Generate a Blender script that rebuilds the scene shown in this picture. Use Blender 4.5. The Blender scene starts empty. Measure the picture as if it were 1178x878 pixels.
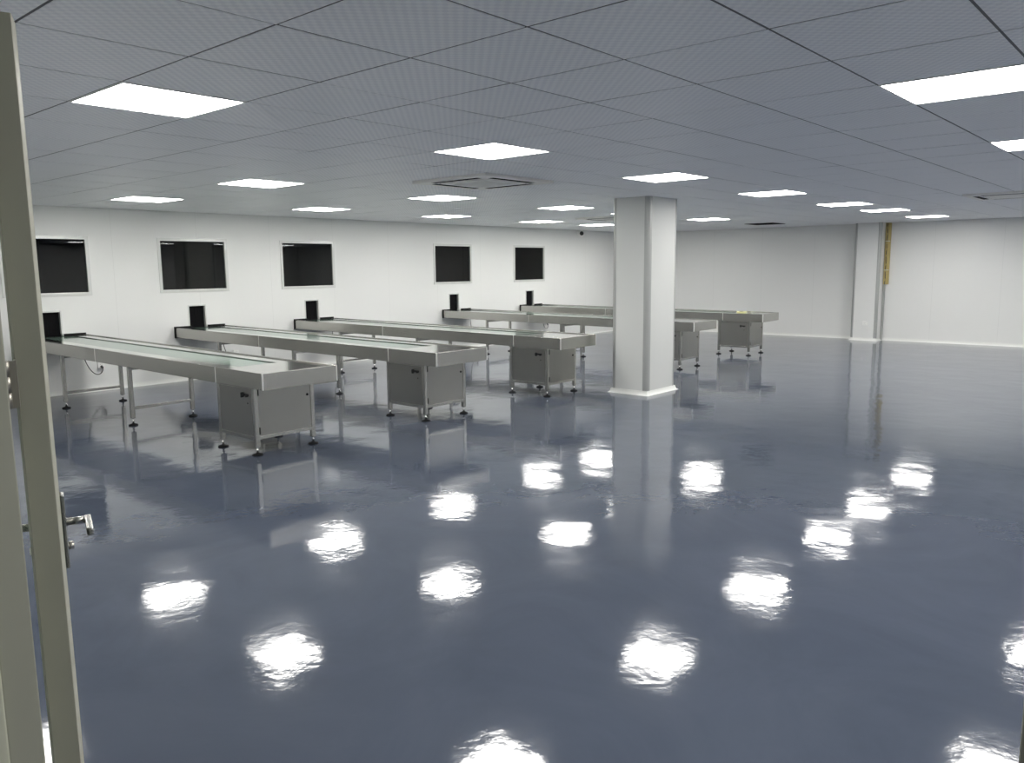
import bpy, bmesh, math, random
from mathutils import Vector, Matrix
random.seed(7)
C = bpy.context.scene.collection
sc = bpy.context.scene
PI = math.pi

# ------------------------------------------------------------------ layout (metres)
CAM = Vector((-2.21272, -1.85634, 1.57251))
YAW, PITCH, ROLL, FPX = 41.28143, 8.15768, -0.57204, 918.148
H = 2.388                      # ceiling
XF, XW = -1.80, 15.21          # wall with the doorway / far wall
YR, YW = -5.60, 9.18           # unseen right wall / wall with windows
T = 0.60                       # ceiling tile

# ------------------------------------------------------------------ materials
def new_mat(name):
    m = bpy.data.materials.new(name); m.use_nodes = True
    nt = m.node_tree
    return m, nt, nt.nodes['Principled BSDF'], nt.nodes, nt.links

def mat(name, col, rough=.5, metal=0., spec=.5, var=0., vscale=6., bump=0., bscale=40., stretch=(1, 1, 1)):
    m, nt, b, N, L = new_mat(name)
    b.inputs['Base Color'].default_value = (*col, 1)
    b.inputs['Roughness'].default_value = rough
    b.inputs['Metallic'].default_value = metal
    b.inputs['Specular IOR Level'].default_value = spec
    tc = N.new('ShaderNodeTexCoord'); mp = N.new('ShaderNodeMapping')
    mp.inputs['Scale'].default_value = stretch
    L.new(tc.outputs['Object'], mp.inputs['Vector'])
    if var:
        n = N.new('ShaderNodeTexNoise'); n.inputs['Scale'].default_value = vscale; n.inputs['Detail'].default_value = 5
        L.new(mp.outputs['Vector'], n.inputs['Vector'])
        mx = N.new('ShaderNodeMix'); mx.data_type = 'RGBA'
        mx.inputs['A'].default_value = (*[c * (1 - var) for c in col], 1)
        mx.inputs['B'].default_value = (*[min(1, c * (1 + var)) for c in col], 1)
        L.new(n.outputs['Fac'], mx.inputs['Factor']); L.new(mx.outputs['Result'], b.inputs['Base Color'])
    if bump:
        n2 = N.new('ShaderNodeTexNoise'); n2.inputs['Scale'].default_value = bscale; n2.inputs['Detail'].default_value = 3
        L.new(mp.outputs['Vector'], n2.inputs['Vector'])
        bp = N.new('ShaderNodeBump'); bp.inputs['Strength'].default_value = bump; bp.inputs['Distance'].default_value = .01
        L.new(n2.outputs['Fac'], bp.inputs['Height']); L.new(bp.outputs['Normal'], b.inputs['Normal'])
    return m

def wall_material(name, col, axis):
    """white coated sandwich panels with a fine joint every 1.18 m"""
    m, nt, b, N, L = new_mat(name)
    b.inputs['Roughness'].default_value = .38
    geo = N.new('ShaderNodeNewGeometry'); sep = N.new('ShaderNodeSeparateXYZ')
    L.new(geo.outputs['Position'], sep.inputs['Vector'])
    w = N.new('ShaderNodeMath'); w.operation = 'PINGPONG'; w.inputs[1].default_value = .59
    L.new(sep.outputs[axis], w.inputs[0])
    lt = N.new('ShaderNodeMath'); lt.operation = 'LESS_THAN'; lt.inputs[1].default_value = .0022
    L.new(w.outputs[0], lt.inputs[0])
    mx = N.new('ShaderNodeMix'); mx.data_type = 'RGBA'
    mx.inputs['A'].default_value = (*col, 1); mx.inputs['B'].default_value = (*[c * .88 for c in col], 1)
    L.new(lt.outputs[0], mx.inputs['Factor']); L.new(mx.outputs['Result'], b.inputs['Base Color'])
    n = N.new('ShaderNodeTexNoise'); n.inputs['Scale'].default_value = 1.3; n.inputs['Detail'].default_value = 2
    L.new(geo.outputs['Position'], n.inputs['Vector'])
    bp = N.new('ShaderNodeBump'); bp.inputs['Strength'].default_value = .12; bp.inputs['Distance'].default_value = .02
    L.new(n.outputs['Fac'], bp.inputs['Height']); L.new(bp.outputs['Normal'], b.inputs['Normal'])
    return m

WALLC = (.80, .805, .79)
M_wall_x = wall_material('white_panel_along_x', WALLC, 'X')
M_wall_y = wall_material('white_panel_along_y', WALLC, 'Y')
M_white = mat('white_panel_plain', WALLC, .38)
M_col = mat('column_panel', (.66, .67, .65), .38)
M_edge_glint = mat('steel_edge_painted_glint', (.86, .86, .83), .38, .8)  # lighter copy of the steel, paints the glint along seams and bends
M_cove = mat('white_pvc_cove', (.82, .83, .80), .35)
M_trim = mat('grey_aluminium_trim', (.43, .44, .43), .42, .4)
M_alu = mat('window_aluminium', (.66, .67, .65), .38, .45)
M_steel = mat('brushed_stainless', (.47, .465, .435), .27, 1., var=.06, vscale=5, bump=.03, bscale=60, stretch=(1, 1, 8))
M_panel = mat('dull_stainless_sheet', (.355, .352, .33), .32, 1., var=.07, vscale=3, bump=.02, bscale=8)
M_top = mat('polished_stainless_top', (.70, .70, .68), .12, 1., var=.04, vscale=4, bump=.03, bscale=5, stretch=(4, 1, 1))
M_belt = mat('pale_green_belt', (.13, .20, .16), .09, 0., .5, var=.08, vscale=4)
M_black = mat('black_rubber', (.006, .006, .0065), .6, spec=.2)
M_dark = mat('dark_recess', (.006, .006, .007), .8, spec=.1)
M_blackp = mat('black_plastic', (.015, .015, .016), .35)
M_chrome = mat('bright_steel', (.75, .75, .73), .15, 1.)
M_hinge = mat('dull_hinge_steel', (.36, .34, .30), .38, .8)
M_whitep = mat('white_plastic', (.90, .90, .88), .35)
M_acw = mat('off_white_plastic', (.86, .85, .81), .4)
M_frame = mat('olive_grey_aluminium', (.41, .41, .335), .55, .1, .3, var=.04, vscale=3)
M_cream = mat('cream_frame', (.62, .62, .50), .45)
M_yellow = mat('ochre_trunking', (.50, .40, .16), .5)
M_tape = mat('yellow_tape', (.72, .69, .36), .45)
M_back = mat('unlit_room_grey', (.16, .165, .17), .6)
M_grid = mat('grey_ceiling_grid', (.085, .088, .096), .5)

def glass_mat(name, tint, refl_rough=.0):
    m, nt, b, N, L = new_mat(name); N.remove(b)
    out = N['Material Output']
    tr = N.new('ShaderNodeBsdfTransparent'); tr.inputs['Color'].default_value = (*tint, 1)
    gl = N.new('ShaderNodeBsdfGlossy'); gl.inputs['Roughness'].default_value = refl_rough
    fr = N.new('ShaderNodeFresnel'); fr.inputs['IOR'].default_value = 1.5
    mx = N.new('ShaderNodeMixShader')
    L.new(fr.outputs[0], mx.inputs[0]); L.new(tr.outputs[0], mx.inputs[1]); L.new(gl.outputs[0], mx.inputs[2])
    L.new(mx.outputs[0], out.inputs['Surface'])
    return m
M_glass = glass_mat('dark_window_glass', (.42, .44, .44))
M_dglass = glass_mat('door_glass', (.80, .90, .84))

def emit_mat(name, col, s):
    m, nt, b, N, L = new_mat(name)
    b.inputs['Base Color'].default_value = (.8, .8, .8, 1)
    b.inputs['Emission Color'].default_value = (*col, 1); b.inputs['Emission Strength'].default_value = s
    return m
M_light = emit_mat('lit_diffuser', (1.0, .98, .935), 30.)

# ceiling tile: embossed dot pattern
def ceiling_material():
    m, nt, b, N, L = new_mat('embossed_ceiling_tile')
    b.inputs['Roughness'].default_value = .42; b.inputs['Specular IOR Level'].default_value = .5
    geo = N.new('ShaderNodeNewGeometry'); sep = N.new('ShaderNodeSeparateXYZ')
    L.new(geo.outputs['Position'], sep.inputs['Vector'])
    pr = []
    for ax in 'XY':
        k = N.new('ShaderNodeMath'); k.operation = 'MULTIPLY'; k.inputs[1].default_value = 2 * PI / (T / 13)
        L.new(sep.outputs[ax], k.inputs[0])
        s = N.new('ShaderNodeMath'); s.operation = 'SINE'; L.new(k.outputs[0], s.inputs[0]); pr.append(s)
    mul = N.new('ShaderNodeMath'); mul.operation = 'MULTIPLY'
    L.new(pr[0].outputs[0], mul.inputs[0]); L.new(pr[1].outputs[0], mul.inputs[1])
    mr = N.new('ShaderNodeMapRange'); mr.inputs['From Min'].default_value = -.6; mr.inputs['From Max'].default_value = .6
    L.new(mul.outputs[0], mr.inputs['Value'])
    n = N.new('ShaderNodeTexNoise'); n.inputs['Scale'].default_value = .9; n.inputs['Detail'].default_value = 3
    L.new(geo.outputs['Position'], n.inputs['Vector'])
    mx = N.new('ShaderNodeMix'); mx.data_type = 'RGBA'
    mx.inputs['A'].default_value = (.84, .85, .885, 1); mx.inputs['B'].default_value = (.97, .975, .985, 1)
    L.new(mr.outputs['Result'], mx.inputs['Factor'])
    L.new(mx.outputs['Result'], b.inputs['Base Color'])
    bp = N.new('ShaderNodeBump'); bp.inputs['Strength'].default_value = .4; bp.inputs['Distance'].default_value = .0025
    L.new(mr.outputs['Result'], bp.inputs['Height'])
    L.new(bp.outputs['Normal'], b.inputs['Normal'])
    return m
M_tile = ceiling_material()

# glossy self-levelling epoxy floor
def floor_material():
    m, nt, b, N, L = new_mat('blue_grey_epoxy')
    geo = N.new('ShaderNodeNewGeometry')
    def noise(scale, detail, rough=.5, dist=0., vec=None):
        n = N.new('ShaderNodeTexNoise'); n.inputs['Scale'].default_value = scale
        n.inputs['Detail'].default_value = detail; n.inputs['Roughness'].default_value = rough
        n.inputs['Distortion'].default_value = dist
        L.new(vec or geo.outputs['Position'], n.inputs['Vector'])
        return n
    nc = noise(1.1, 6, .62, 1.2)
    ramp = N.new('ShaderNodeValToRGB')
    ramp.color_ramp.elements[0].position = .3; ramp.color_ramp.elements[0].color = (.060, .074, .105, 1)
    ramp.color_ramp.elements[1].position = .72; ramp.color_ramp.elements[1].color = (.080, .095, .130, 1)
    L.new(nc.outputs['Fac'], ramp.inputs['Fac']); L.new(ramp.outputs['Color'], b.inputs['Base Color'])
    b.inputs['Specular IOR Level'].default_value = .38
    b.inputs['IOR'].default_value = 1.5
    nr = noise(2.2, 4, .6)
    mr = N.new('ShaderNodeMapRange'); mr.inputs['To Min'].default_value = .045; mr.inputs['To Max'].default_value = .105
    mr.inputs['From Min'].default_value = .3; mr.inputs['From Max'].default_value = .75
    L.new(nr.outputs['Fac'], mr.inputs['Value']); L.new(mr.outputs['Result'], b.inputs['Roughness'])
    n1 = noise(1.4, 2, .5); n2 = noise(7., 2, .5, .4); n3 = noise(30., 2, .55)
    def bump(src, strength, distance, prev=None):
        bp = N.new('ShaderNodeBump'); bp.inputs['Strength'].default_value = strength; bp.inputs['Distance'].default_value = distance
        L.new(src.outputs['Fac'], bp.inputs['Height'])
        if prev: L.new(prev.outputs['Normal'], bp.inputs['Normal'])
        return bp
    a = bump(n1, 1., .0056); a = bump(n2, 1., .0008, a); a = bump(n3, 1., .00026, a)
    L.new(a.outputs['Normal'], b.inputs['Normal'])
    return m
M_floor = floor_material()

# ------------------------------------------------------------------ mesh helpers
def box(bm, x0, x1, y0, y1, z0, z1, bev=0., mi=0, M=None):
    t = bmesh.new()
    bmesh.ops.create_cube(t, size=1)
    bmesh.ops.scale(t, vec=(x1 - x0, y1 - y0, z1 - z0), verts=t.verts)
    bmesh.ops.translate(t, vec=((x0 + x1) / 2, (y0 + y1) / 2, (z0 + z1) / 2), verts=t.verts)
    if bev: bmesh.ops.bevel(t, geom=t.edges[:], offset=bev, segments=2, profile=.6, affect='EDGES')
    merge(bm, t, mi, M)

def merge(bm, t, mi=0, M=None):
    mp = {}
    for v in t.verts: mp[v] = bm.verts.new(M @ v.co if M else v.co)
    for f in t.faces:
        try: g = bm.faces.new([mp[v] for v in f.verts])
        except ValueError: continue
        g.material_index = mi; g.smooth = f.smooth
    t.free()

def cyl(bm, p0, p1, r0, r1=None, seg=20, mi=0):
    p0, p1 = Vector(p0), Vector(p1); r1 = r0 if r1 is None else r1
    t = bmesh.new(); d = p1 - p0
    bmesh.ops.create_cone(t, cap_ends=True, segments=seg, radius1=r0, radius2=r1, depth=d.length)
    for f in t.faces: f.smooth = len(f.verts) == 4
    M = Matrix.Translation((p0 + p1) / 2) @ d.to_track_quat('Z', 'Y').to_matrix().to_4x4()
    merge(bm, t, mi, M)

def lathe(bm, prof, c=(0, 0, 0), seg=24, mi=0, M=None):
    c = Vector(c); rings = []
    for r, z in prof:
        rings.append([bm.verts.new((M or Matrix()) @ (c + Vector((r * math.cos(2 * PI * k / seg), r * math.sin(2 * PI * k / seg), z)))) for k in range(seg)])
    for a, b in zip(rings, rings[1:]):
        for k in range(seg):
            f = bm.faces.new((a[k], a[(k + 1) % seg], b[(k + 1) % seg], b[k])); f.smooth = True; f.material_index = mi
    for ring, rev in ((rings[0], True), (rings[-1], False)):
        f = bm.faces.new(ring[::-1] if rev else ring); f.material_index = mi

def tube(bm, pts, r, seg=10, mi=0):
    pts = [Vector(p) for p in pts]; rings = []
    for i, p in enumerate(pts):
        d = (pts[min(i + 1, len(pts) - 1)] - pts[max(i - 1, 0)]).normalized()
        q = d.to_track_quat('Z', 'Y')
        rings.append([bm.verts.new(p + q @ Vector((r * math.cos(2 * PI * k / seg), r * math.sin(2 * PI * k / seg), 0))) for k in range(seg)])
    for a, b in zip(rings, rings[1:]):
        for k in range(seg):
            f = bm.faces.new((a[k], a[(k + 1) % seg], b[(k + 1) % seg], b[k])); f.smooth = True; f.material_index = mi
    bm.faces.new(rings[0][::-1]); bm.faces.new(rings[-1])

def prism(bm, poly, z0, z1, mi=0, M=None):
    M = M or Matrix()
    a = [bm.verts.new(M @ Vector((x, y, z0))) for x, y in poly]; b = [bm.verts.new(M @ Vector((x, y, z1))) for x, y in poly]
    n = len(poly); fs = [bm.faces.new(a[::-1]), bm.faces.new(b)]
    for k in range(n): fs.append(bm.faces.new((a[k], a[(k + 1) % n], b[(k + 1) % n], b[k])))
    for f in fs: f.material_index = mi

def bez(p, n=16):
    p = [Vector(q) for q in p]; out = []
    for i in range(n + 1):
        t = i / n; q = p[:]
        while len(q) > 1: q = [a.lerp(b, t) for a, b in zip(q, q[1:])]
        out.append(q[0])
    return out

def obj(name, bm, mats, parent=None, loc=(0, 0, 0), rz=0., label=None):
    bmesh.ops.recalc_face_normals(bm, faces=bm.faces[:])
    me = bpy.data.meshes.new(name); bm.to_mesh(me); bm.free()
    for m in (mats if isinstance(mats, (list, tuple)) else [mats]): me.materials.append(m)
    o = bpy.data.objects.new(name, me); C.objects.link(o)
    o.location = loc; o.rotation_euler.z = rz
    if parent: o.parent = parent
    if label: o['label'] = label
    return o

def tag(o, label, cat, group=None):
    o['label'] = label; o['category'] = cat
    if group: o['group'] = group
    return o

def thing(name, label, cat, loc=(0, 0, 0), rz=0., group=None):
    o = bpy.data.objects.new(name, None); C.objects.link(o); o.empty_display_size = .1
    o.location = loc; o.rotation_euler.z = rz
    return tag(o, label, cat, group)

def struct(name, bm, mats, parent=None, label=None, cat=None):
    o = obj(name, bm, mats, parent)
    if not parent:
        o['kind'] = 'structure'
        if label: tag(o, label, cat)
    return o

def dup(root, loc, rz, label):
    r = root.copy(); C.objects.link(r); r.location = loc; r.rotation_euler.z = rz; r['label'] = label
    for ch in root.children:
        c = ch.copy(); C.objects.link(c); c.parent = r
        for g in ch.children:
            d = g.copy(); C.objects.link(d); d.parent = c
    return r

# ------------------------------------------------------------------ room shell
bm = bmesh.new(); box(bm, XF - 1.6, XW + .06, YR - .06, YW + .06, -.12, 0)
struct('floor', bm, M_floor, label='glossy blue-grey epoxy floor with wavy reflections of the lights', cat='floor')

WIN = [(1.04, 2.05), (2.975, 3.99), (4.91, 5.91), (8.18, 9.18), (10.455, 11.46)]
WZ = (1.275, 2.01)
HC = [1.53, 3.48, 5.44, 8.685, 10.96]          # hatch centres
HW, HZ = .13, (.75, 1.075)
WT = .05
openings = [(a, b, *WZ) for a, b in WIN] + [(c - HW, c + HW, *HZ) for c in HC]
def wall_with_holes(name, x0, x1, z0, z1, ops, y0, y1, m, **kw):
    xs = sorted({x0, x1, *[v for o in ops for v in o[:2]]}); zs = sorted({z0, z1, *[v for o in ops for v in o[2:]]})
    bm = bmesh.new()
    inside = lambda x, z: any(a < x < b and c < z < d for a, b, c, d in ops) or not (x0 < x < x1 and z0 < z < z1)
    for i in range(len(xs) - 1):
        for k in range(len(zs) - 1):
            xa, xb, za, zb = xs[i], xs[i + 1], zs[k], zs[k + 1]; mx, mz = (xa + xb) / 2, (za + zb) / 2
            if inside(mx, mz): continue
            q = lambda *p: bm.faces.new([bm.verts.new(v) for v in p])
            q((xa, y0, za), (xb, y0, za), (xb, y0, zb), (xa, y0, zb))
            q((xa, y1, za), (xa, y1, zb), (xb, y1, zb), (xb, y1, za))
            nb = lambda j, l: inside((xs[j] + xs[j + 1]) / 2 if 0 <= j < len(xs) - 1 else -99, (zs[l] + zs[l + 1]) / 2 if 0 <= l < len(zs) - 1 else -99)
            if nb(i - 1, k): q((xa, y0, za), (xa, y0, zb), (xa, y1, zb), (xa, y1, za))
            if nb(i + 1, k): q((xb, y0, za), (xb, y1, za), (xb, y1, zb), (xb, y0, zb))
            if nb(i, k - 1): q((xa, y0, za), (xa, y1, za), (xb, y1, za), (xb, y0, za))
            if nb(i, k + 1): q((xa, y0, zb), (xb, y0, zb), (xb, y1, zb), (xa, y1, zb))
    bmesh.ops.remove_doubles(bm, verts=bm.verts[:], dist=1e-5)
    return struct(name, bm, m, **kw)
wall_with_holes('wall_left', XF, XW, 0, H + .06, openings, YW, YW + WT, M_wall_x, label='white panel wall with five dark windows and conveyor hatches', cat='wall')
bm = bmesh.new(); box(bm, XW, XW + .06, YR - .06, YW + WT, 0, H + .06)
struct('wall_far', bm, M_wall_y, label='plain white far wall behind the column', cat='wall')
bm = bmesh.new(); box(bm, XF - .1, XW + .06, YR - .06, YR, 0, H + .06)
struct('wall_right', bm, M_wall_x)
# wall with the doorway the camera looks through
DY0, DY1, DZ = -1.811, -.395, 2.08
bm = bmesh.new()
box(bm, XF - .10, XF, YR, DY0 - .06, 0, H + .06); box(bm, XF - .10, XF, DY1 + .06, YW + WT, 0, H + .06)
box(bm, XF - .10, XF, DY0 - .06, DY1 + .06, DZ + .06, H + .06)
struct('wall_front', bm, M_wall_y)
# door frame: olive aluminium profile towards the room, cream profile towards the corridor
bm = bmesh.new()
for ya, yb, yc in ((DY1, DY1 + .06, DY1 + .012), (DY0, DY0 - .06, DY0 - .012)):
    box(bm, XF - .042, XF + .012, min(ya, yb), max(ya, yb), 0, DZ + .06, .003, 0)
    s = 1 if yb > ya else -1
    y2, y3 = ya + (-.006 if s > 0 else -.030), yb
    box(bm, XF - .115, XF - .042, min(y2, y3), max(y2, y3), 0, DZ + .06, .003, 1)
box(bm, XF - .042, XF + .012, DY0, DY1, DZ, DZ + .06, .003, 0); box(bm, XF - .115, XF - .042, DY0, DY1, DZ + .006, DZ + .06, .003, 1)
struct('trim_1', bm, [M_frame, M_cream], label='olive aluminium frame of the doorway at the left picture edge', cat='door frame')

# unlit room behind the windows
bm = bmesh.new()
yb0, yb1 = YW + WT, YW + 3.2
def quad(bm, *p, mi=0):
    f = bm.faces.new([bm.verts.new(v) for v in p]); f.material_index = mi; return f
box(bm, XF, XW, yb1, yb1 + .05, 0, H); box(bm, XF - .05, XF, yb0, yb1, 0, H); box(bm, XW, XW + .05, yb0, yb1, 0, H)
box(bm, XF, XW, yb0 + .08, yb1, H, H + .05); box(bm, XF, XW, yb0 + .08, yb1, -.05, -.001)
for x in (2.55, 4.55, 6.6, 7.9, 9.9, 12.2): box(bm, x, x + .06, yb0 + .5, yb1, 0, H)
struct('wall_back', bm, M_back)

# ceiling: pressed tiles in a metal grid
BY = [.6 * k for k in range(-10, 17)]; AX = [.6 * k for k in range(-3, 27)]
LIGHTS = [(-1, 3), (3, 3), (7, 3), (11, 3), (15, 3), (18, 3), (22, 3), (-1, 8), (3, 8), (7, 8), (11, 8), (14, 8), (18, 8),
          (3, 12), (7, 12), (11, 12), (15, 12), (18, 12), (-1, -2), (3, -2), (7, -2), (11, -2), (15, -2), (18, -2), (22, -2), (21, 12), (-1, -7), (3, -7), (7, -7), (11, -7), (15, -7), (18, -7), (22, -7)]
ACS = [(3.48, 3.48), (9.24, .06), (9.36, 5.94)]
UNLIT = (22, 8)
bm = bmesh.new()
for i in range(len(AX) - 1):
    for j in range(len(BY) - 1):
        a, b = round(AX[i] / T), round(BY[j] / T)
        if (a, b) in LIGHTS or (a, b) == UNLIT: continue
        x0, x1 = max(AX[i], XF), min(AX[i + 1], XW); y0, y1 = max(BY[j], YR), min(BY[j + 1], YW)
        if x1 - x0 < .02 or y1 - y0 < .02: continue
        g, e = .0052, .0062
        tx, ty = random.gauss(0, .0012), random.gauss(0, .0012); cx, cy = (x0 + x1) / 2, (y0 + y1) / 2
        zf = lambda x, y: H + .0005 + tx * (x - cx) + ty * (y - cy)
        lo = [bm.verts.new((x, y, zf(x, y))) for x, y in ((x0 + e, y0 + e), (x1 - e, y0 + e), (x1 - e, y1 - e), (x0 + e, y1 - e))]
        hi = [bm.verts.new((x, y, H + .006)) for x, y in ((x0 + g, y0 + g), (x1 - g, y0 + g), (x1 - g, y1 - g), (x0 + g, y1 - g))]
        bm.faces.new(lo[::-1])
        for k in range(4): bm.faces.new((lo[k], lo[(k + 1) % 4], hi[(k + 1) % 4], hi[k]))
for f in bm.faces: f.material_index = 0
quad(bm, (XF, YR, H + .0025), (XF, YW, H + .0025), (XW, YW, H + .0025), (XW, YR, H + .0025), mi=1)
quad(bm, (XF, YR, H + .06), (XW, YR, H + .06), (XW, YW, H + .06), (XF, YW, H + .06), mi=1)
struct('ceiling', bm, [M_tile, M_grid], label='pale grey ceiling of square embossed tiles in a metal grid', cat='ceiling')

# coved skirting
def cove_profile(hh=.055, d=.035, n=5):
    return [(0, hh), (.004, hh)] + [(d - (d - .004) * math.cos(t * PI / 2 / n), hh - (hh - .003) * math.sin(t * PI / 2 / n)) for t in range(1, n)] + [(d, .003), (d, 0), (0, 0)]
def skirting(name, runs, parent=None):
    bm = bmesh.new(); pr = cove_profile()
    for p0, p1, nx in runs:
        p0, p1, nx = Vector((*p0, 0)), Vector((*p1, 0)), Vector((*nx, 0))
        A = [bm.verts.new(p0 + nx * d + Vector((0, 0, z))) for d, z in pr]; B = [bm.verts.new(p1 + nx * d + Vector((0, 0, z))) for d, z in pr]
        for k in range(len(pr)):
            l = (k + 1) % len(pr); f = bm.faces.new((A[k], A[l], B[l], B[k]))
        bm.faces.new(A[::-1]); bm.faces.new(B)
    return struct(name, bm, M_cove, parent)
skirting('baseboard_left', [((XF, YW), (XW, YW), (0, -1))])
PY0, PY1, PD = 3.28, 3.79, .30
skirting('baseboard_far', [((XW, YR), (XW, PY0), (-1, 0)), ((XW, PY1), (XW, YW), (-1, 0))])

# square column with rounded corner profiles
CX0, CX1, CY0, CY1 = 6.096, 6.77, 3.253, 3.775
def pillar(name, x0, x1, y0, y1, corners, label, cat, r=.05, m=M_white):
    bm = bmesh.new()
    box(bm, x0, x1, y0 + r, y1 - r, 0, H); box(bm, x0 + r, x1 - r, y0, y1, 0, H)
    root = struct(name, bm, m, label=label, cat=cat)
    for cx, cy, sx, sy in corners:
        b2 = bmesh.new(); ox, oy = cx - sx * r, cy - sy * r
        arc = [(ox + sx * (r + .002) * math.cos(t * PI / 16), oy + sy * (r + .002) * math.sin(t * PI / 16)) for t in range(9)]
        poly = [(ox, oy), (cx + sx * .0025, oy - sy * .012), *arc[0:1], *arc[1:-1], *arc[-1:], (ox - sx * .012, cy + sy * .0025)]
        prism(b2, poly, 0, H)
        o = obj('corner_trim', b2, M_trim, root, label='grey aluminium corner profile')
    return root
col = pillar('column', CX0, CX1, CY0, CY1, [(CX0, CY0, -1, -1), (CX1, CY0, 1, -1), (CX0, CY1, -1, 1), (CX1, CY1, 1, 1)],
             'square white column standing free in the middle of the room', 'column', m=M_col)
def ring_skirt(parent, x0, x1, y0, y1, sides='wesn'):
    bm = bmesh.new(); pr = cove_profile()
    rings = []
    for d, z in pr[:-1]:
        rings.append([bm.verts.new(v) for v in ((x0 - d, y0 - d, z), (x1 + d, y0 - d, z), (x1 + d, y1 + d, z), (x0 - d, y1 + d, z))])
    for a, b in zip(rings, rings[1:]):
        for k in range(4): bm.faces.new((a[k], a[(k + 1) % 4], b[(k + 1) % 4], b[k]))
    return obj('cove_base', bm, M_cove, parent)
ring_skirt(col, CX0, CX1, CY0, CY1)
pil = pillar('pilaster', XW - PD, XW, PY0, PY1, [(XW - PD, PY0, -1, -1), (XW - PD, PY1, -1, 1)],
             'boxed white pilaster projecting from the far wall', 'pilaster', r=.04)
ring_skirt(pil, XW - PD, XW - .036, PY0, PY1)
bm = bmesh.new(); box(bm, XW - .045, XW, PY0 - .045, PY0, 0, H, .004); obj('corner_trim', bm, M_trim, pil)
bm = bmesh.new(); box(bm, XW - .045, XW, PY1, PY1 + .045, 0, H, .004); obj('corner_trim', bm, M_trim, pil)

# ------------------------------------------------------------------ windows and hatches
for n, (a, b) in enumerate(WIN, 1):
    r = bpy.data.objects.new('window_%d' % n, None); C.objects.link(r); r.location = ((a + b) / 2, YW, WZ[0]); r['kind'] = 'structure'
    w, h = (b - a) / 2, WZ[1] - WZ[0]
    bm = bmesh.new(); f = .042
    box(bm, -w - .012, w + .012, -.010, .045, -.012, f - .012, .003); box(bm, -w - .012, w + .012, -.010, .045, h + .012 - f, h + .012, .003)
    box(bm, -w - .012, -w + f - .012, -.010, .045, f - .012, h + .012 - f, .003); box(bm, w - f + .012, w + .012, -.010, .045, f - .012, h + .012 - f, .003)
    obj('window_frame', bm, M_alu, r)
    bm = bmesh.new(); box(bm, -w + .025, w - .025, .012, .018, .025, h - .025); obj('glass_pane', bm, M_glass, r)
tags_h = ['beside the door leaf at far left', 'under the second window from the left', 'under the third window from the left', 'under the fourth window from the left', 'under the last window on the right']
for c, lab in zip(HC, tags_h):
    r = thing('conveyor_hatch', 'small black hatch in the white wall ' + lab, 'hatch', (c, YW, HZ[0]), group='black conveyor hatches in the window wall')
    hh = HZ[1] - HZ[0]; bm = bmesh.new(); t = .012
    box(bm, -HW - .006, -HW + t, -.006, .05, .03, hh + .006, .002); box(bm, HW - t, HW + .006, -.006, .05, .03, hh + .006, .002)
    box(bm, -HW + t, HW - t, -.006, .05, hh - t, hh + .006, .002)
    obj('hatch_frame', bm, M_alu, r)
    bm = bmesh.new()
    n = 5; ww = (2 * HW - 2 * t) / n
    for k in range(n): box(bm, -HW + t + k * ww + .0008, -HW + t + (k + 1) * ww - .0008, .034 + .002 * (k % 2), .038 + .002 * (k % 2), .015, hh - t)
    box(bm, -HW + t, HW - t, .042, .05, 0, hh - t)
    obj('strip_curtain', bm, M_dark, r)

# ------------------------------------------------------------------ ceiling lights
LL = {(-1, 3): 'large lit square panel light at the upper left, nearest the door leaf',
 (3, 3): 'lit square panel light on the near side of the big ceiling air conditioner, picture centre',
 (7, 3): 'lit panel light just in front of the top of the white column',
 (11, 3): 'lit panel light right of the column, largest of the row running to the pilaster',
 (15, 3): 'lit panel light right of the column, second of the row running to the pilaster',
 (18, 3): 'lit panel light above the pilaster, third of the row right of the column',
 (22, 3): 'small lit panel light closest to the far wall, just right of the pilaster top',
 (-1, 8): 'panel light beyond the left picture edge, behind the door leaf',
 (3, 8): 'lit panel light above the gap between the second and third windows from the left',
 (7, 8): 'lit panel light directly behind the big ceiling air conditioner at picture centre',
 (11, 8): 'lit panel light left of the column top, larger of those beyond the air conditioner',
 (14, 8): 'panel light almost fully hidden behind the top of the white column',
 (18, 8): 'small lit panel light just right of the column top, near the far wall',
 (3, 12): 'lit panel light above the leftmost pair of windows, close to the window wall',
 (7, 12): 'lit panel light above the third window from the left',
 (11, 12): 'lit panel light above the fourth window from the left',
 (15, 12): 'small lit panel light above the last window before the column',
 (18, 12): 'small lit panel light above the security camera, partly behind the column',
 (-1, -2): 'panel light above the camera, outside the picture at the top',
 (3, -2): 'large lit panel light at the upper right, cut by the picture edge',
 (7, -2): 'lit panel light below the large one at the right picture edge, mostly cut off',
 (11, -2): 'panel light outside the picture, third of the row at the right',
 (15, -2): 'panel light outside the picture, fourth of the row at the right',
 (18, -2): 'panel light outside the picture, fifth of the row at the right',
 (22, -2): 'panel light outside the picture, last of the row at the right, near the far wall',
 (21, 12): 'panel light hidden behind the column, near the far corner of the room',
 (-1, -7): 'panel light in the unseen row along the right wall, nearest the doorway',
 (3, -7): 'panel light in the unseen row along the right wall, second from the doorway',
 (7, -7): 'panel light in the unseen row along the right wall, third from the doorway',
 (11, -7): 'panel light in the unseen row along the right wall, fourth from the doorway',
 (15, -7): 'panel light in the unseen row along the right wall, third from the far end',
 (18, -7): 'panel light in the unseen row along the right wall, second from the far end',
 (22, -7): 'panel light in the unseen row along the right wall, at the far end'}
proto = None
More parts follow.
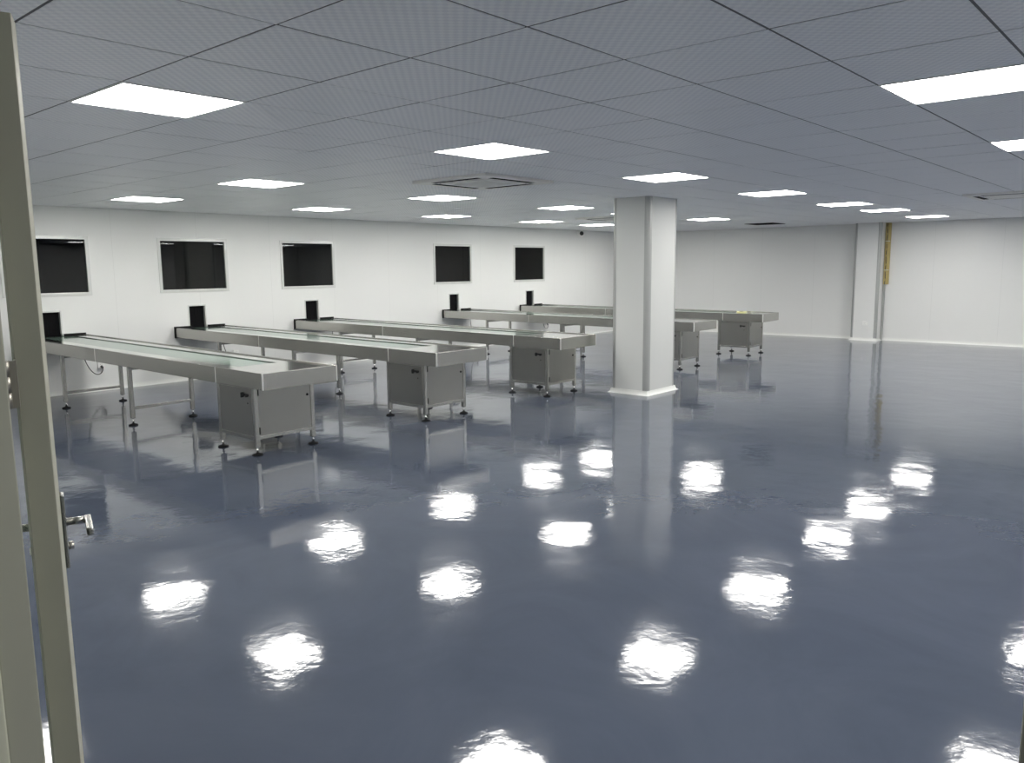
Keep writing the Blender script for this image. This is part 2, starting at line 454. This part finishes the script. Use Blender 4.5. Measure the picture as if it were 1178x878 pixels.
for (a, b) in LIGHTS:
    loc = (T * (a + .5), T * (b + .5), H)
    if proto is None:
        proto = thing('ceiling_panel_light', LL[a, b], 'ceiling light', loc, group='square panel lights in the ceiling')
        bm = bmesh.new(); h, f = .298, .010
        for (x0, x1, y0, y1) in ((-h, h, -h, -h + f), (-h, h, h - f, h), (-h, -h + f, -h + f, h - f), (h - f, h, -h + f, h - f)):
            box(bm, x0, x1, y0, y1, -.004, .012, .0015)
        obj('light_frame', bm, M_whitep, proto)
        bm = bmesh.new(); box(bm, -h + f, h - f, -h + f, h - f, -.001, .010); obj('diffuser', bm, M_light, proto)
    else: dup(proto, loc, 0, LL[a, b])

# ceiling cassette air conditioners
LA = ['large square ceiling air conditioner at picture centre', 'square ceiling air conditioner at the right picture edge', 'square ceiling air conditioner half hidden behind the column top']
proto = None
for (x, y), lab in zip(ACS, LA):
    if proto is None:
        proto = thing('ceiling_air_conditioner', lab, 'air conditioner', (x, y, H), group='cassette air conditioners in the ceiling')
        bm = bmesh.new(); h = .475
        sl = [(-.30, .30, -.40, -.335), (-.30, .30, .335, .40), (-.40, -.335, -.30, .30), (.335, .40, -.30, .30)]
        xs = [-h, -.40, -.335, -.30, .30, .335, .40, h]
        for i in range(7):
            for j in range(7):
                mx, my = (xs[i] + xs[i + 1]) / 2, (xs[j] + xs[j + 1]) / 2
                if any(s[0] < mx < s[1] and s[2] < my < s[3] for s in sl) or (abs(mx) < .3 and abs(my) < .3): continue
                quad(bm, (xs[i], xs[j], -.024), (xs[i], xs[j + 1], -.024), (xs[i + 1], xs[j + 1], -.024), (xs[i + 1], xs[j], -.024))
        bmesh.ops.remove_doubles(bm, verts=bm.verts[:], dist=1e-5)
        ed = [e for e in bm.edges if e.is_boundary]
        ex = bmesh.ops.extrude_edge_only(bm, edges=ed)['geom']
        for v in ex:
            if isinstance(v, bmesh.types.BMVert): v.co.z = 0.0
            if isinstance(v, bmesh.types.BMFace):
                c = v.calc_center_median()
                if max(abs(c.x), abs(c.y)) < .45: v.material_index = 1       # slot walls coloured black for the shade inside
        obj('panel', bm, [M_acw, M_dark], proto)
        bm = bmesh.new(); box(bm, -.41, .41, -.41, .41, -.0025, -.0005); obj('slot_backing', bm, M_dark, proto)  # black sheet standing in for the shaded depth of the slots
        for k in range(4):
            bm = bmesh.new(); t = bmesh.new(); M = Matrix.Rotation(k * PI / 2, 4, 'Z')
            box(bm, -.285, .285, .376, .394, -.016, -.013, .001, 0, M @ Matrix.Translation((0, .385, -.0145)) @ Matrix.Rotation(.25, 4, 'X') @ Matrix.Translation((0, -.385, .0145)))
            t.free(); obj('louvre', bm, M_blackp, proto)
        bm = bmesh.new(); box(bm, -.285, .285, -.285, .285, -.030, -.004, .005)
        for k in range(-8, 9): box(bm, -.22, .22, k * .026 - .003, k * .026 + .003, -.033, -.0295)
        obj('intake_grille', bm, M_acw, proto)
    else: dup(proto, (x, y, H), 0, lab)
# unlit square panel of the light grid near the far wall, dark slats added
r = thing('unlit_ceiling_panel', 'dark unlit square panel in the ceiling close to the far wall, right of the column', 'ceiling panel', (T * (UNLIT[0] + .5), T * (UNLIT[1] + .5), H))
bm = bmesh.new(); h, f = .298, .02
for (x0, x1, y0, y1) in ((-h, h, -h, -h + f), (-h, h, h - f, h), (-h, -h + f, -h + f, h - f), (h - f, h, -h + f, h - f)): box(bm, x0, x1, y0, y1, -.006, .012, .002)
obj('unlit_panel_frame', bm, M_dark, r)
bm = bmesh.new()
for k in range(-8, 9): box(bm, -h + f, h - f, -.010, .010, -.001, .001, 0, 0, Matrix.Translation((0, k * .032, .002)) @ Matrix.Rotation(.3, 4, 'X'))
box(bm, -h + f, h - f, -h + f, h - f, .006, .010)
obj('unlit_panel_slats', bm, M_dark, r)

# ------------------------------------------------------------------ conveyor tables (local: wall at y=0, runs towards -y)
LEN, W2 = 5.26, .375
def zt(u): return .77 - .04 * u / LEN                       # the bed drops a little towards the tray end
SH = .135
def slab(bm, x0, x1, u0, u1, d0, d1, mi=0):
    """box that follows the slope: d0..d1 measured from the top line"""
    v = []
    for u in (u0, u1):
        for x in (x0, x1):
            for d in (d0, d1): v.append(bm.verts.new((x, -u, zt(u) + d)))
    for f in ((0, 1, 3, 2), (4, 6, 7, 5), (0, 4, 5, 1), (2, 3, 7, 6), (0, 2, 6, 4), (1, 5, 7, 3)):
        bm.faces.new([v[k] for k in f]).material_index = mi
def foot(parent, x, u, ztop, ):
    bm = bmesh.new()
    lathe(bm, [(.046, 0), (.046, .008), (.040, .013), (.018, .018), (.010, .026)], (x, -u, 0), 20, 0)
    cyl(bm, (x, -u, .024), (x, -u, ztop), .007, None, 12, 1)
    lathe(bm, [(.013, .040), (.013, .050)], (x, -u, 0), 6, 1)
    obj('leveling_foot', bm, [M_black, M_chrome], parent, label='black adjustable foot on a bright threaded rod')
def conveyor(loc, rz, label):
    R = thing('conveyor_table', label, 'conveyor table', loc, rz, 'stainless conveyor tables along the window wall')
    secs = [(.046, 2.108), (2.112, 4.528), (4.532, LEN)]
    for s in (-1, 1):
        for u0, u1 in secs:
            bm = bmesh.new(); xo, xi = s * W2, s * (W2 - .0025)
            slab(bm, min(xo, xi), max(xo, xi), u0, u1, -SH, 0)
            xi = s * (W2 - .028); slab(bm, min(xo, xi), max(xo, xi), u0, u1, -.0025, 0)
            slab(bm, min(xo, xi), max(xo, xi), u0, u1, -SH, -SH + .0025)
            a, b = s * (W2 - .0285), s * (W2 - .026); slab(bm, min(a, b), max(a, b), u0, u1, -.016, 0)
            if u0 > 1:                                            # joint flanges, lighter steel paints the light caught on the seam
                a, b = s * W2, s * (W2 + .0022); slab(bm, min(a, b), max(a, b), u0 + .001, u0 + .010, -SH, 0, 1)
            obj('side_panel', bm, [M_steel, M_edge_glint], R)
    bm = bmesh.new()
    slab(bm, -W2, W2, LEN, LEN + .0025, -SH, 0); slab(bm, -W2 + .03, W2 - .03, LEN - .028, LEN, -.0025, 0)
    slab(bm, -W2 - .0015, -W2 + .008, LEN - .010, LEN + .004, -SH, .0004, 1); slab(bm, W2 - .008, W2 + .0015, LEN - .010, LEN + .004, -SH, .0004, 1)  # corner bends coloured lighter for the light they catch
    obj('end_panel', bm, [M_steel, M_edge_glint], R)
    # bed flanges either side of the belt, and the tray plate at the end
    bm = bmesh.new()
    slab(bm, -W2 + .0286, -.195, .046, 4.62, -.012, -.008); slab(bm, .195, W2 - .0286, .046, 4.62, -.012, -.008)
    slab(bm, -W2 + .0286, W2 - .0286, 4.62, LEN - .002, -.012, -.008)
    obj('bed_plate', bm, M_top, R)
    bm = bmesh.new(); pr = []
    for k in range(9): t = PI / 2 + PI * k / 8; pr.append((.08 + .030 * math.cos(t), .030 * math.sin(t)))
    for k in range(9): t = -PI / 2 + PI * k / 8; pr.append((4.585 + .030 * math.cos(t), .030 * math.sin(t)))
    A = [bm.verts.new((-.188, -u, zt(u) - .046 + z)) for u, z in pr]; B = [bm.verts.new((.188, -u, zt(u) - .046 + z)) for u, z in pr]
    for k in range(len(pr)): bm.faces.new((A[k], A[(k + 1) % len(pr)], B[(k + 1) % len(pr)], B[k]))
    bm.faces.new(A[::-1]); bm.faces.new(B)
    obj('belt', bm, M_belt, R, label='pale green conveyor belt')
    bm = bmesh.new()
    slab(bm, -W2 + .003, W2 - .003, .046, 4.43, -SH + .006, -SH + .010)
    obj('underside_plate', bm, M_panel, R)
    bm = bmesh.new()
    box(bm, -W2 - .012, W2 + .012, -.040, -.022, .625, .748); box(bm, -W2 - .012, -.122, -.045, -.022, .748, .785); box(bm, .122, W2 + .012, -.045, -.022, .748, .785)
    box(bm, -.122, .122, -.045, -.022, .748, .757)
    obj('wall_seal', bm, M_black, R, label='black rubber seal between table and wall')
    # two trestles
    for u in (1.10, 2.78):
        ztop = zt(u) - SH + .004
        for x in (-.325, .325):
            bm = bmesh.new(); box(bm, x - .019, x + .019, -u - .019, -u + .019, .075, ztop, .003); box(bm, x - .03, x + .03, -u - .03, -u + .03, ztop - .006, ztop)
            lg = obj('leg', bm, M_steel, R); foot(lg, x, u, .08)
        bm = bmesh.new(); box(bm, -.306, .306, -u - .015, -u + .015, .165, .195, .002); obj('stretcher', bm, M_steel, R)
        bm = bmesh.new(); box(bm, -.306, .306, -u - .019, -u + .019, ztop - .045, ztop - .007, .002); obj('cross_member', bm, M_steel, R)
    # motor cabinet under the tray end
    cx, cu0, cu1, z0, z1 = .285, 4.44, 4.99, .135, zt(5) - SH + .002
    posts = []
    for x in (-cx, cx):
        for u in (cu0, cu1):
            bm = bmesh.new(); box(bm, x - .019, x + .019, -u - .019, -u + .019, .070, z1, .003)
            lg = obj('cabinet_leg', bm, M_steel, R); foot(lg, x, u, .075)
    for nm, za, zb in (('lower_frame', z0, z0 + .03), ('upper_frame', z1 - .03, z1 - .001)):
        bm = bmesh.new()
        for u in (cu0, cu1): box(bm, -cx + .018, cx - .018, -u - .017, -u + .017, za, zb, .002)
        for x in (-cx, cx): box(bm, x - .017, x + .017, -cu1 + .0165, -cu0 - .0165, za, zb, .002)
        if za == z0: box(bm, -cx + .016, cx - .016, -cu1 + .016, -cu0 - .016, za + .004, za + .010)
        obj(nm, bm, M_steel, R)
    ym = -(cu0 + cu1) / 2
    for s in (-1, 1):
        bm = bmesh.new(); x = s * (cx + .012)
        box(bm, x - .004, x + .004, -cu1 + .022, -cu0 - .022, z0 + .022, z1 - .014, .002)
        d = obj('side_door', bm, M_panel, R)
        bm = bmesh.new(); xx = s * (cx + .016)
        yy = -cu1 + .115; zz = z1 - .085
        box(bm, min(xx, xx + s * .006), max(xx, xx + s * .006), yy - .050, yy + .050, zz - .009, zz + .011, .003)
        cyl(bm, (xx, yy + .030, zz), (xx + s * .022, yy + .030, zz), .018, .016, 16); cyl(bm, (xx, yy - .030, zz - .004), (xx + s * .018, yy - .030, zz - .004), .013, .012, 16)
        box(bm, min(xx, xx + s * .028), max(xx, xx + s * .028), yy + .024, yy + .036, zz - .022, zz + .022, .002)
        obj('latch_handle', bm, M_blackp, d, label='black latch handle')
        bm = bmesh.new(); cyl(bm, (s * (cx + .015), -cu1 + .085, z1 - .155), (s * (cx + .019), -cu1 + .085, z1 - .155), .006); obj('screw', bm, M_black, d)
    for y, s in ((-cu1, -1), (-cu0, 1)):
        bm = bmesh.new(); yy = y + s * .012
        box(bm, -cx + .022, cx - .022, yy - .004, yy + .004, z0 + .022, z1 - .014, .002)
        d = obj('end_door', bm, M_panel, R)
        if s < 0:
            for zz in (z1 - .055, z0 + .075):
                bm = bmesh.new(); cyl(bm, (-cx + .021, yy - .006, zz - .03), (-cx + .021, yy - .006, zz + .03), .0065, None, 12); obj('hinge', bm, M_black, d)
            bm = bmesh.new(); cyl(bm, (cx - .055, yy - .002, z1 - .135), (cx - .055, yy - .010, z1 - .135), .011, None, 16); obj('lock', bm, M_dark, d)
    return R
cents = [(1.545, 1.655), (3.495, 3.600), (5.45, 5.61), (8.725, 8.84), (10.965, 11.23)]
LC = ['long stainless conveyor table nearest the camera, beside the door leaf, under the leftmost window',
      'stainless conveyor table under the second window, second from the door leaf',
      'stainless conveyor table under the third window, middle one of the five',
      'stainless conveyor table under the fourth window, its tray end hidden by the column',
      'farthest stainless conveyor table with yellow tape on its tray, right of the column']
first = None; todo = []
for (c0, c1), lab in zip(cents, LC):
    rz = math.asin((c1 - c0) / LEN)
    if first is None: cur = conveyor((c0, YW, 0), rz, lab)
    else: cur = dup(first, (c0, YW, 0), rz, lab)
    todo.append((cur, rz)); first = first or cur

# flexible cable dropping from each bed to its wall socket
for cur, rz in todo:
    RI = Matrix.Rotation(-rz, 4, 'Z'); tip = RI @ Vector((.545, -.0335, .325)); k = RI @ Vector((.545, -.068, .31))
    bm = bmesh.new(); tube(bm, bez([(.27, -.13, .652), (.30, -.10, .44), (.40, -.06, .10), (.55, -.10, .22), k], 22), .0055)
    cyl(bm, tip, k, .016, .012, 14)
    obj('power_cable', bm, M_blackp, cur, label='black power cable')

# sockets
def socket(loc, rz, label):
    r = thing('wall_socket', label, 'socket', loc, rz, group='white wall sockets')
    bm = bmesh.new(); box(bm, -.043, .043, -.032, 0, -.043, .043, .004); obj('cover_plate', bm, M_whitep, r)
    bm = bmesh.new()
    for x, z, a in ((-.012, .014, .5), (.012, .014, -.5), (0, -.004, 0), (-.012, -.022, .5), (.012, -.022, -.5)):
        box(bm, -.0015, .0015, -.0325, -.0318, -.005, .005, 0, 0, Matrix.Translation((x, 0, z)) @ Matrix.Rotation(a, 4, 'Y'))
    obj('pin_slots', bm, M_dark, r)
    return r
ls = ['white wall socket with a black cable under the nearest conveyor table', 'white wall socket behind the second conveyor table from the door', 'white wall socket behind the third conveyor table from the door',
      'white wall socket behind the fourth conveyor table, left of the column', 'white wall socket behind the farthest conveyor table']
for (c0, _), lab in zip(cents, ls): socket((c0 + .545, YW, .34), 0, lab)
socket((XW - PD, 3.50, .36), -PI / 2, 'white wall socket low on the pilaster of the far wall')

# ochre cable trunking beside the pilaster
r = thing('cable_trunking', 'ochre cable trunking hanging from the ceiling in the corner beside the pilaster', 'trunking', (XW - .02, PY0 - .06, 1.15))
bm = bmesh.new(); box(bm, -.045, -.026, -.045, .045, 0, H - 1.155, .003); box(bm, -.026, .02, -.045, -.030, 0, H - 1.155); box(bm, -.026, .02, .030, .045, 0, H - 1.155)
obj('channel', bm, M_yellow, r)
bm = bmesh.new(); tube(bm, [(-.052, .012 + .004 * math.sin(k * 1.3), H - 1.16 - k * .0615) for k in range(21)], .007)
obj('cable', bm, M_blackp, r)
for z in (.28, .86):
    bm = bmesh.new(); box(bm, -.062, -.040, -.050, .050, z, z + .018, .002); obj('clip', bm, M_cream, r)

# security camera
r = thing('security_camera', 'small white turret security camera under the ceiling near the column', 'camera', (12.69, YW, 2.325), group=None)
bm = bmesh.new(); cyl(bm, (0, 0, 0), (0, -.02, 0), .05, .048); box(bm, -.02, .02, -.09, -.015, -.012, .02, .005); obj('bracket', bm, M_whitep, r)
d = Vector((-.75, -.6, -.2)).normalized(); c = Vector((0, -.10, 0))
bm = bmesh.new(); cyl(bm, c - d * .06, c + d * .055, .050, .052); obj('camera_body', bm, M_whitep, r)
bm = bmesh.new(); cyl(bm, c + d * .053, c + d * .060, .046); obj('lens', bm, M_blackp, r, label='round black lens front')

# yellow tape left on the farthest table
y0 = 4.43; u = YW - y0; zz = zt(u) - .0062
r = thing('tape_roll', 'roll of yellow tape with a loose end lying on the farthest conveyor table', 'tape', (11.12, y0, zz), .15)
bm = bmesh.new(); seg = 28
prf = [(.036, 0), (.075, 0), (.077, .003), (.077, .024), (.075, .027), (.036, .027)]
rings = [[bm.verts.new((q * math.cos(2 * PI * k / seg), q * math.sin(2 * PI * k / seg), z)) for k in range(seg)] for q, z in prf]
for i in range(len(prf)):
    a, b = rings[i], rings[(i + 1) % len(prf)]
    for k in range(seg): bm.faces.new((a[k], a[(k + 1) % seg], b[(k + 1) % seg], b[k])).smooth = False
obj('roll', bm, M_tape, r)
bm = bmesh.new(); seg = 28
for (ra, rb) in ((.030, .0355),):
    prf = [(ra, 0), (rb, 0), (rb, .029), (ra, .029)]
    rings = [[bm.verts.new((q * math.cos(2 * PI * k / seg), q * math.sin(2 * PI * k / seg), z)) for k in range(seg)] for q, z in prf]
    for i in range(4):
        a, b = rings[i], rings[(i + 1) % 4]
        for k in range(seg): bm.faces.new((a[k], a[(k + 1) % seg], b[(k + 1) % seg], b[k]))
obj('core', bm, M_dark, r)
bm = bmesh.new(); n = 26; A = []; B = []
for k in range(n):
    t = k / (n - 1); x = .07 + .22 * t; y = -.076 + .06 * math.sin(t * 5) ; z = .003 + .018 * abs(math.sin(t * 9)) * (1 - .3 * t)
    A.append(bm.verts.new((x, y - .02, z))); B.append(bm.verts.new((x, y + .022, z + .006 * math.sin(t * 14))))
for k in range(n - 1): bm.faces.new((A[k], A[k + 1], B[k + 1], B[k])).smooth = True
bmesh.ops.solidify(bm, geom=bm.faces[:], thickness=.001)
obj('loose_end', bm, M_tape, r)

# ------------------------------------------------------------------ door leaf, swung wide open and seen along its edge
az = math.radians(71.64); e = Vector((math.cos(az), math.sin(az), 0))
org = Vector((CAM.x, CAM.y, 0)) + e * 1.60
D = bpy.data.objects.new('door_1', None); C.objects.link(D); D.location = org; D.rotation_euler.z = az; D['kind'] = 'structure'
tag(D, 'glazed aluminium door leaf standing open at the left picture edge, seen along its edge', 'door')
TH, DW, D0, DH = .053, .80, .008, 1.992
def stile_poly(s0, sgn):
    # rounded outer edge, 6 mm in over 60 mm
    p = [(0, .0064), (.0015, .0052), (.058, .0006), (.060, 0), (.085, 0), (.085, TH), (.060, TH), (.058, TH - .0006), (.0015, TH - .0052), (0, TH - .0064)]
    return [(s0 + sgn * x, y) for x, y in p]
bm = bmesh.new(); prism(bm, stile_poly(0, 1), D0, DH); obj('stile', bm, M_frame, D)
bm = bmesh.new(); prism(bm, stile_poly(DW, -1), D0, DH); obj('stile', bm, M_frame, D)
bm = bmesh.new(); box(bm, .085, DW - .085, .002, TH - .002, D0, .12, .002); obj('rail', bm, M_frame, D)
bm = bmesh.new(); box(bm, .085, DW - .085, .002, TH - .002, DH - .085, DH, .002); obj('rail', bm, M_frame, D)
bm = bmesh.new(); box(bm, .080, DW - .080, TH / 2 - .004, TH / 2 + .004, .115, DH - .08); obj('glass_pane', bm, M_dglass, D)
def lever(side):
    y0 = 0 if side < 0 else TH; s = side
    sx, hz = .655, .945
    bm = bmesh.new(); box(bm, sx - .022, sx + .022, min(y0, y0 + s * .010), max(y0, y0 + s * .010), hz - .115, hz + .075, .003)
    cyl(bm, (sx, y0 + s * .008, hz - .062), (sx, y0 + s * .022, hz - .062), .010, None, 16)
    pl = obj('handle_plate', bm, M_steel, D)
    bm = bmesh.new(); cyl(bm, (sx, y0 + s * .008, hz), (sx, y0 + s * .058, hz), .010, .0095, 16)
    box(bm, sx - .120, sx + .012, min(y0 + s * .050, y0 + s * .066), max(y0 + s * .050, y0 + s * .066), hz - .010, hz + .010, .005)
    obj('lever', bm, M_steel, pl)
lever(-1); lever(1)
for hz in (.30, 1.385, 1.80):
    bm = bmesh.new()
    for k in range(3): cyl(bm, (-.028, TH + .010, hz - .04 + k * .0275), (-.028, TH + .010, hz - .04 + k * .0275 + .0265), .0085, None, 16)
    box(bm, -.028, .002, TH - .008, TH - .004, hz - .04, hz + .04); box(bm, -.030, -.026, TH - .008, TH + .010, hz - .04, hz + .04)
    obj('hinge', bm, M_hinge, D)

# ------------------------------------------------------------------ world, camera, view
w = bpy.data.worlds.new('world'); sc.world = w; w.use_nodes = True
w.node_tree.nodes['Background'].inputs['Color'].default_value = (.55, .58, .60, 1)
w.node_tree.nodes['Background'].inputs['Strength'].default_value = .30

cd = bpy.data.cameras.new('camera'); co = bpy.data.objects.new('camera', cd); C.objects.link(co)
cd.sensor_fit = 'HORIZONTAL'; cd.sensor_width = 36; cd.lens = FPX / 1178 * 36; cd.clip_start = .02
ya, pi_, ro = map(math.radians, (YAW, PITCH, ROLL))
f = Vector((math.cos(ya) * math.cos(pi_), math.sin(ya) * math.cos(pi_), -math.sin(pi_)))
r0 = f.cross(Vector((0, 0, 1))).normalized(); u0 = r0.cross(f)
rr = r0 * math.cos(ro) + u0 * math.sin(ro); uu = -r0 * math.sin(ro) + u0 * math.cos(ro)
Mx = Matrix((rr, uu, -f)).transposed().to_4x4(); Mx.translation = CAM
co.matrix_world = Mx
sc.camera = co
sc.cycles.use_denoising = True
sc.cycles.max_bounces = 10; sc.cycles.diffuse_bounces = 6; sc.cycles.glossy_bounces = 5; sc.cycles.transparent_max_bounces = 8
sc.view_settings.view_transform = 'Standard'; sc.view_settings.look = 'None'
sc.view_settings.exposure = 0.; sc.view_settings.gamma = 1.; sc.view_settings.use_curve_mapping = False
